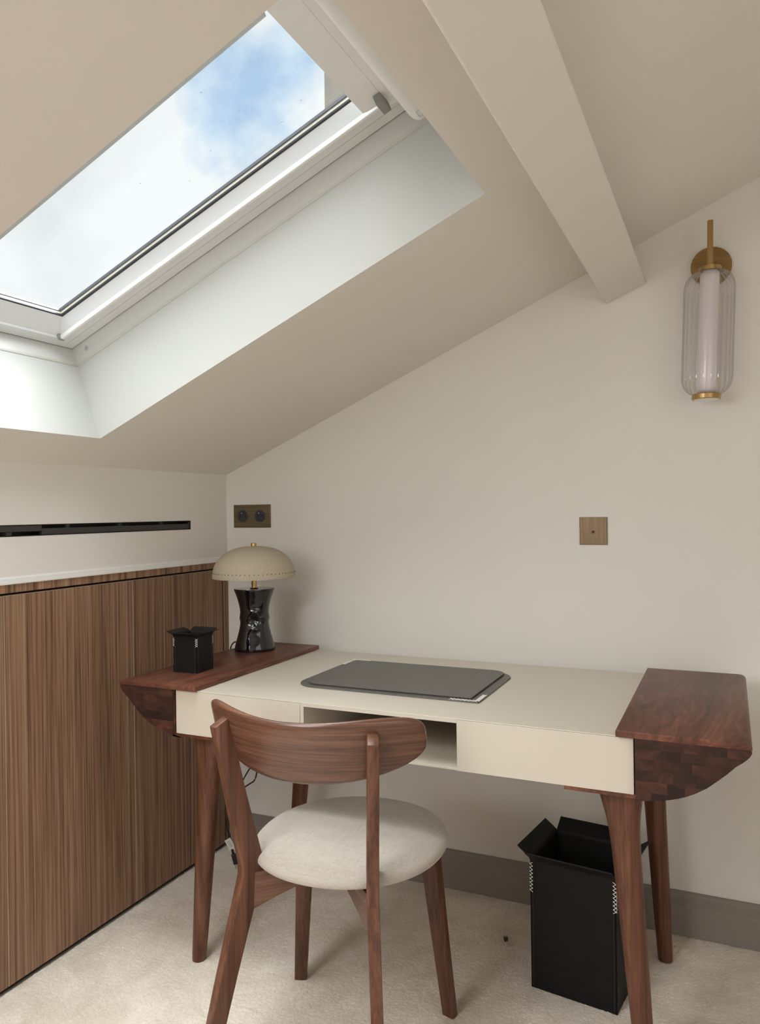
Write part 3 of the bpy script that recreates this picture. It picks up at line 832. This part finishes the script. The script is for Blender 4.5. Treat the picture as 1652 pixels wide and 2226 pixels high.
# ------------------------------------------------------------------ table lamp
def table_lamp():
    cx, cy = .2725, -.2430
    t = thing('table_lamp', 'table lamp with beige dome shade, glossy black sculpted base and trailing black cord', 'lamp', (cx, cy, DT+.0003), .59)
    # waisted ceramic body, lens shaped in plan with pinched ridges on its faces
    prof = [(0, .0605), (.004, .0620), (.02, .0585), (.045, .0515), (.065, .0465), (.082, .0435), (.092, .0435), (.100, .0455), (.107, .0445), (.118, .0432), (.130, .0440), (.148, .0478), (.165, .0525), (.180, .0580), (.190, .0618), (.192, .0610)]
    bm = bmesh.new(); n = 64; R = []
    def interp(z):
        for (a, b), (c, d) in zip(prof, prof[1:]):
            if a <= z <= c: return (b+(d-b)*(z-a)/(c-a))*1.02
        return prof[-1][1]*1.02
    levels = [0, .003]+[.01+.0045*k for k in range(40)]+[.1895, .192]
    for z in levels:
        r = interp(z); u = z/.192; row = []
        waist = math.exp(-((u-.5)/.30)**2)
        for i in range(n):
            a = 2*PI*i/n
            depth = .80
            # a pleat on the front and back faces: pinched ridge that steps twice up the body
            g = math.exp(-((math.sin(a/1.0-PI/2))/.33)**2) if True else 0
            fr = max(0, -math.sin(a))+max(0, math.sin(a))
            pinch = math.exp(-((math.cos(a))/.30)**2)
            step = .17*math.exp(-((u-.37)/.05)**2)+.17*math.exp(-((u-.63)/.05)**2)-.18*math.exp(-((u-.50)/.045)**2)
            rr_ = r*(1-.10*waist*pinch+step*pinch)
            row.append(bm.verts.new((rr_*math.cos(a), rr_*depth*math.sin(a), z)))
        R.append(row)
    for a, b in zip(R, R[1:]):
        for i in range(n): bm.faces.new((a[i], a[(i+1) % n], b[(i+1) % n], b[i]))
    bm.faces.new(R[0]); bm.faces.new(R[-1])
    autosmooth(frombm('lamp_base', bm, 'ceramic', t), 40)
    lathe('stem', [(.0078, .190), (.0078, .240)], 'brass', t, 20)
    lathe('stem_collar', [(.013, .192), (.0125, .1945), (.0078, .1945)], 'ceramic', t, 24)
    # dome shade (hollow) and its finial
    zr, R0 = .2265, .1285
    sh = thing('x', '', '', (0, 0, 0)); bpy.data.objects.remove(sh)
    out = [(R0, zr), (R0*1.0, zr+.003)]
    for k in range(1, 22):
        a = PI/2*k/21; out.append((max(R0*math.cos(a)**.78, .001), zr+.003+.0935*math.sin(a)**1.0))
    inn = [(max(r-.0035, .0006), z-.0035) for r, z in out[::-1]]; inn[-1] = (R0-.0035, zr)
    s = lathe('lamp_shade', out+inn, 'shade', t, 72, closed=True)
    lathe('finial', [(.0085, zr+.094), (.0088, zr+.096), (.0088, zr+.1055), (.0082, zr+.1065)], 'brass', t, 20)
    # ring of small round perforations above the rim
    bm = bmesh.new(); NP = 60; zh = zr+.0165
    a0 = math.asin(min(1, (zh-zr-.003)/.0935)); rh = R0*math.cos(a0)**.78
    for k in range(NP):
        a = 2*PI*k/NP; c = Vector((rh*math.cos(a), rh*math.sin(a), zh)); nrm = Vector((math.cos(a), math.sin(a), .12)).normalized()
        tube('', [c-nrm*.003, c+nrm*.0006], .00135, '', bm=bm, n=8, spline=False)
    o = frombm('perforation', bm, 'hole', s); o['kind'] = 'stuff'
    lathe('bulb_holder', [(.016, zr-.0), (.016, zr+.045)], 'brass', t, 20)
    # the flex leaves the base at the back and drops behind the desk
    c = t; MI = (Matrix.Translation((cx, cy, DT+.0003)) @ Matrix.Rotation(.59, 4, 'Z')).inverted()
    def P(*q): return [MI @ Vector(a) for a in q]
    tube('cord', P((.228, -.226, .747), (.206, -.212, .7465), (.186, -.205, .7475), (.171, -.200, .7525), (.158, -.199, .746), (.148, -.198, .728), (.140, -.19, .68), (.118, -.16, .52), (.098, -.12, .36), (.088, -.103, .26), (.092, -.100, .222), (.113, -.100, .252), (.128, -.100, .279), (.146, -.100, .306), (.162, -.100, .325), (.174, -.100, .318), (.176, -.100, .298), (.166, -.100, .272), (.144, -.100, .256), (.120, -.100, .239), (.098, -.102, .214), (.076, -.108, .175), (.072, -.125, .140), (.090, -.150, .120), (.112, -.168, .112), (.117, -.170, .095), (.124, -.170, .066)), .0024, 'blackplastic', c, 8)
    bm = bmesh.new(); bm_box(bm, -.010, .010, -.0065, .0065, -.034, .012, .003)
    bm_box(bm, -.005, .005, -.005, .005, .012, .034, .002)
    p = frombm('plug', bm, 'blackplastic', c); p.location = P((.131, -.170, .0405))[0]; p.rotation_euler = (0, -.25, .4-.59); p.scale = (.75, .75, .75)
    bm = bmesh.new()
    for dx in (-.006, .006): tube('', [(dx, 0, -.034), (dx, 0, -.051)], .0019, '', bm=bm, n=8, spline=False)
    q = frombm('plug_pin', bm, 'pin', p)
    g = box('paper_tag', -.0105, .0105, -.0004, .0004, -.020, .020, 'label', c, label='small white printed tag')
    g.location = P((.1195, -.1745, .080))[0]; g.rotation_euler = (0, -.5, .45-.59)
    g2 = bmesh.new()
    for k in range(4): bm_box(g2, -.006+.003*(k % 2), .005, -.0008, -.0005, .010-.006*k, .012-.006*k)
    frombm('tag_print', g2, 'grey', g)
table_lamp()

# ------------------------------------------------------------------ wall light
def wall_light():
    t = thing('wall_light', 'brass wall light with a clear fluted glass cylinder on the back wall', 'wall lamp', (1.586, 0, 1.812))
    def disc(name, r, y0, y1, mat, n=48, c=(0, 0)):
        bm = bmesh.new()
        A = [bm.verts.new((c[0]+r*math.cos(2*PI*k/n), y0, c[1]+r*math.sin(2*PI*k/n))) for k in range(n)]
        B = [bm.verts.new((c[0]+r*math.cos(2*PI*k/n), y1, c[1]+r*math.sin(2*PI*k/n))) for k in range(n)]
        bm.faces.new(A); bm.faces.new(B)
        for k in range(n): bm.faces.new((A[k], A[(k+1) % n], B[(k+1) % n], B[k]))
        return autosmooth(frombm(name, bm, mat, t))
    disc('wall_plate', .0510, -.012, -.0005, 'brassdisc')
    tube('arm', [(0, -.010, 0), (0, -.085, 0)], .006, 'brass', t, 16, spline=False)
    # everything that hangs from the arm leans slightly
    def LZ(o):
        for v in o.data.vertices:
            z = v.co.z
            v.co.x += z*.040 if z < -.02 else z*.012-.0006
            v.co.y += -.085
        return o
    LZ(lathe('stem', [(.0074, -.028), (.0074, .096), (.0068, .097)], 'brass', t, 24))
    LZ(lathe('top_cap', [(.0275, -.0345), (.0275, -.0250), (.026, -.0238)], 'brass', t, 40))
    zt, zb, R0 = -.0345, -.3540, .0630
    outp = []
    for k in range(9):
        a = PI/2*k/8; outp.append((.024+(R0-.024)*math.sin(a), zt-.046*(1-math.cos(a))))
    for k in range(1, 12): outp.append((R0, zt-.046+(zb+.046-zt+.046)*k/12))
    for k in range(9):
        a = PI/2*(1-k/8); outp.append((.026+(R0-.026)*math.sin(a), zb+.046*(1-math.cos(a))))
    fl = 26
    def mod(tt): return 1-.05*abs(math.cos(fl/2*tt))**.6
    LZ(lathe('glass_shade', outp, 'lampglass', t, fl*8, mod=mod))
    LZ(lathe('opal_tube', [(.020, zt+.001), (.0238, zt-.006), (.0238, zb+.010), (.021, zb+.002)], 'opal', t, 32))
    LZ(lathe('bottom_cap', [(.034, zb-.012), (.0355, zb-.0105), (.0355, zb+.0005), (.034, zb+.002)], 'brass', t, 48))
    LZ(lathe('diffuser', [(.030, zb-.0128), (.030, zb-.0118)], 'trimwhite', t, 40))
wall_light()

# ------------------------------------------------------------------ chair
def chair():
    th, x, y = .038, .833, -.739
    t = thing('desk_chair', 'walnut desk chair with curved backrest and round cream linen seat', 'chair', (x, y, 0), th)
    # local frame: +x right, +y towards the desk
    a1, b1, h1, a2, b2, h2, a3, b3, a4, b4 = .139, .161, .424, .170, .222, .744, .196, .268, .195, .153
    def rect(cx, cy, z, w, d, rot, dz=(0, 0)):
        out = []
        for sx, sy in ((-1, -1), (1, -1), (1, 1), (-1, 1)):
            px, py = sx*w/2, sy*d/2
            out.append((cx+px*math.cos(rot)-py*math.sin(rot), cy+px*math.sin(rot)+py*math.cos(rot), z+(dz[0] if sy < 0 else dz[1])))
        return out
    for s in (-1, 1):
        ph = s*math.radians(25)
        K = Vector((s*a1, -b1, h1)); T = Vector((s*a2, -b2, h2)); F = Vector((s*a3, -b3, 0))
        rg = [rect(F.x, F.y, 0, .021, .034, ph), rect(F.x+(K.x-F.x)*.5, F.y+(K.y-F.y)*.5, h1*.5, .0235, .041, ph),
              rect(K.x, K.y, h1-.010, .0245, .050, ph), rect(K.x, K.y, h1+.014, .0245, .050, ph),
              rect(K.x+(T.x-K.x)*.5, K.y+(T.y-K.y)*.5, h1+(h2-h1)*.5, .0235, .042, ph), rect(T.x, T.y, h2, .0225, .034, ph, (-.010, .006))]
        o = loft('rear_leg', rg, 'chair', t, smooth=False, bev=.0022); autosmooth(o, 30)
        ph = s*math.radians(-18)
        F = Vector((s*a4, b4, 0)); K = Vector((s*.158, .122, .4145))
        rg = [rect(F.x, F.y, 0, .029, .022, ph), rect(F.x+(K.x-F.x)*.5, F.y+(K.y-F.y)*.5, .2, .036, .024, ph), rect(K.x, K.y, .4145, .046, .026, ph)]
        o = loft('front_leg', rg, 'chair', t, smooth=False, bev=.0022); autosmooth(o, 30)
    # two arched rails crossing under the seat, deep at the rear legs
    def rail(name, p0, p1, zt, tkk=.021):
        n = 24; V = []; F_ = []
        p0 = Vector(p0); p1 = Vector(p1); d = (p1-p0); q = Vector((-d.y, d.x)).normalized()*tkk/2
        for k in range(n+1):
            u = k/n; c = p0+d*u
            hh = .021+.054*max(0, 1-u/.60)**1.6+.014*max(0, (u-.72)/.28)**2
            for sg in (-1, 1):
                for z in (zt-hh, zt): V.append((c.x+q.x*sg, c.y+q.y*sg, z))
        for k in range(n):
            a = 4*k
            F_ += [(a, a+1, a+5, a+4), (a+2, a+3, a+7, a+6), (a+1, a+3, a+7, a+5), (a, a+2, a+6, a+4)]
        F_ += [(0, 1, 3, 2), (4*n, 4*n+1, 4*n+3, 4*n+2)]
        o = mesh(name, V, F_, 'backuv', t); uvl = o.data.uv_layers.new(name='grain')
        for l in o.data.loops:
            c = o.data.vertices[l.vertex_index].co; uvl.data[l.index].uv = ((c.xy-p0).length, c.z)
        return autosmooth(o, 40)
    rail('cross_rail', (-.136, -.158), (.152, .124), .4155)
    rail('cross_rail', (.136, -.158), (-.152, .124), .4155)
    # seat: plywood disc and domed linen cushion
    sx, sy = .0145, .016
    bm = bmesh.new(); R = []
    lv = [(.80, .4275), (.965, .4278), (.992, .4298), (1.0, .4335), (.999, .4390), (.988, .4450), (.962, .4505), (.90, .4555), (.80, .4590), (.60, .4618), (.30, .4635), (.02, .4638)]
    for f_, z in lv: R.append([bm.verts.new(p) for p in ring(sx, sy, z, .2115*f_, .2215*f_, 72, 0, 2.12)])
    for a, b in zip(R, R[1:]):
        for i in range(72): bm.faces.new((a[i], a[(i+1) % 72], b[(i+1) % 72], b[i]))
    bm.faces.new(R[0]); bm.faces.new(R[-1])
    frombm('seat', bm, 'fabric', t, True)
    lathe('seat_base', [(.170, .416), (.176, .419), (.176, .427), (.174, .4275)], 'chair', t, 64, (sx, sy))
    # backrest
    L_, k_, zc, Hm, B0, n_, lean = .244, 1.767, .7000, .0655, .235, 3.2, .306
    bm = bmesh.new(); NU, NV = 56, 12
    G = []
    for side in (1, -1):
        g = []
        for i in range(NU+1):
            u = -1+2*i/NU; u = math.sin(u*PI/2)
            a = u*L_; H = Hm*max(0, 1-abs(u)**n_)**(1/n_)
            da = 2*k_*a; nl = math.hypot(1, da)
            row = []
            for j in range(NV+1):
                v = math.sin((-1+2*j/NV)*PI/2)
                hh = v*max(H, .0005)
                ed = max(0, 1-abs(v)**9)**.5*max(0, 1-abs(u)**30)**.5
                tk = .0095*ed*side
                px, py = a-tk*da/nl, -(B0-k_*a*a+hh*lean)+tk/nl
                row.append((px, py, zc+hh+lean*k_*a*a))
            g.append(row)
        G.append(g)
    vid = {}
    def vt(s_, i, j):
        key = (0 if (i in (0, NU) or j in (0, NV)) else s_, i, j)
        if key not in vid: vid[key] = bm.verts.new(G[s_][i][j])
        return vid[key]
    for s_ in (0, 1):
        for i in range(NU):
            for j in range(NV):
                q = [vt(s_, i, j), vt(s_, i+1, j), vt(s_, i+1, j+1), vt(s_, i, j+1)]
                q2 = []
                for v in q:
                    if v not in q2: q2.append(v)
                try: bm.faces.new(q2)
                except ValueError: pass
    bmesh.ops.remove_doubles(bm, verts=bm.verts, dist=1e-5)
    uvl = bm.loops.layers.uv.new('grain')
    for f in bm.faces:
        for l in f.loops: l[uvl].uv = (l.vert.co.x*(1+1.2*abs(l.vert.co.x)), l.vert.co.z)
    frombm('backrest', bm, 'backuv', t, True)
chair()

# ------------------------------------------------------------------ small tuft on the carpet
def tuft():
    bm = bmesh.new(); rnd = random.Random(3)
    for k in range(16):
        a = rnd.uniform(0, 2*PI); r = rnd.uniform(0, .004); l = rnd.uniform(.006, .014)
        p = Vector((r*math.cos(a), r*math.sin(a), 0))
        tube('', [p, p+Vector((math.cos(a)*.003, math.sin(a)*.003, l))], .0009, '', bm=bm, n=4, spline=False)
    o = frombm('carpet_tuft', bm, 'dirt'); o.location = (1.059, -.232, 0)
    tag(o, 'tiny dark tuft standing up from the carpet left of the black waste bin', 'tuft')
tuft()
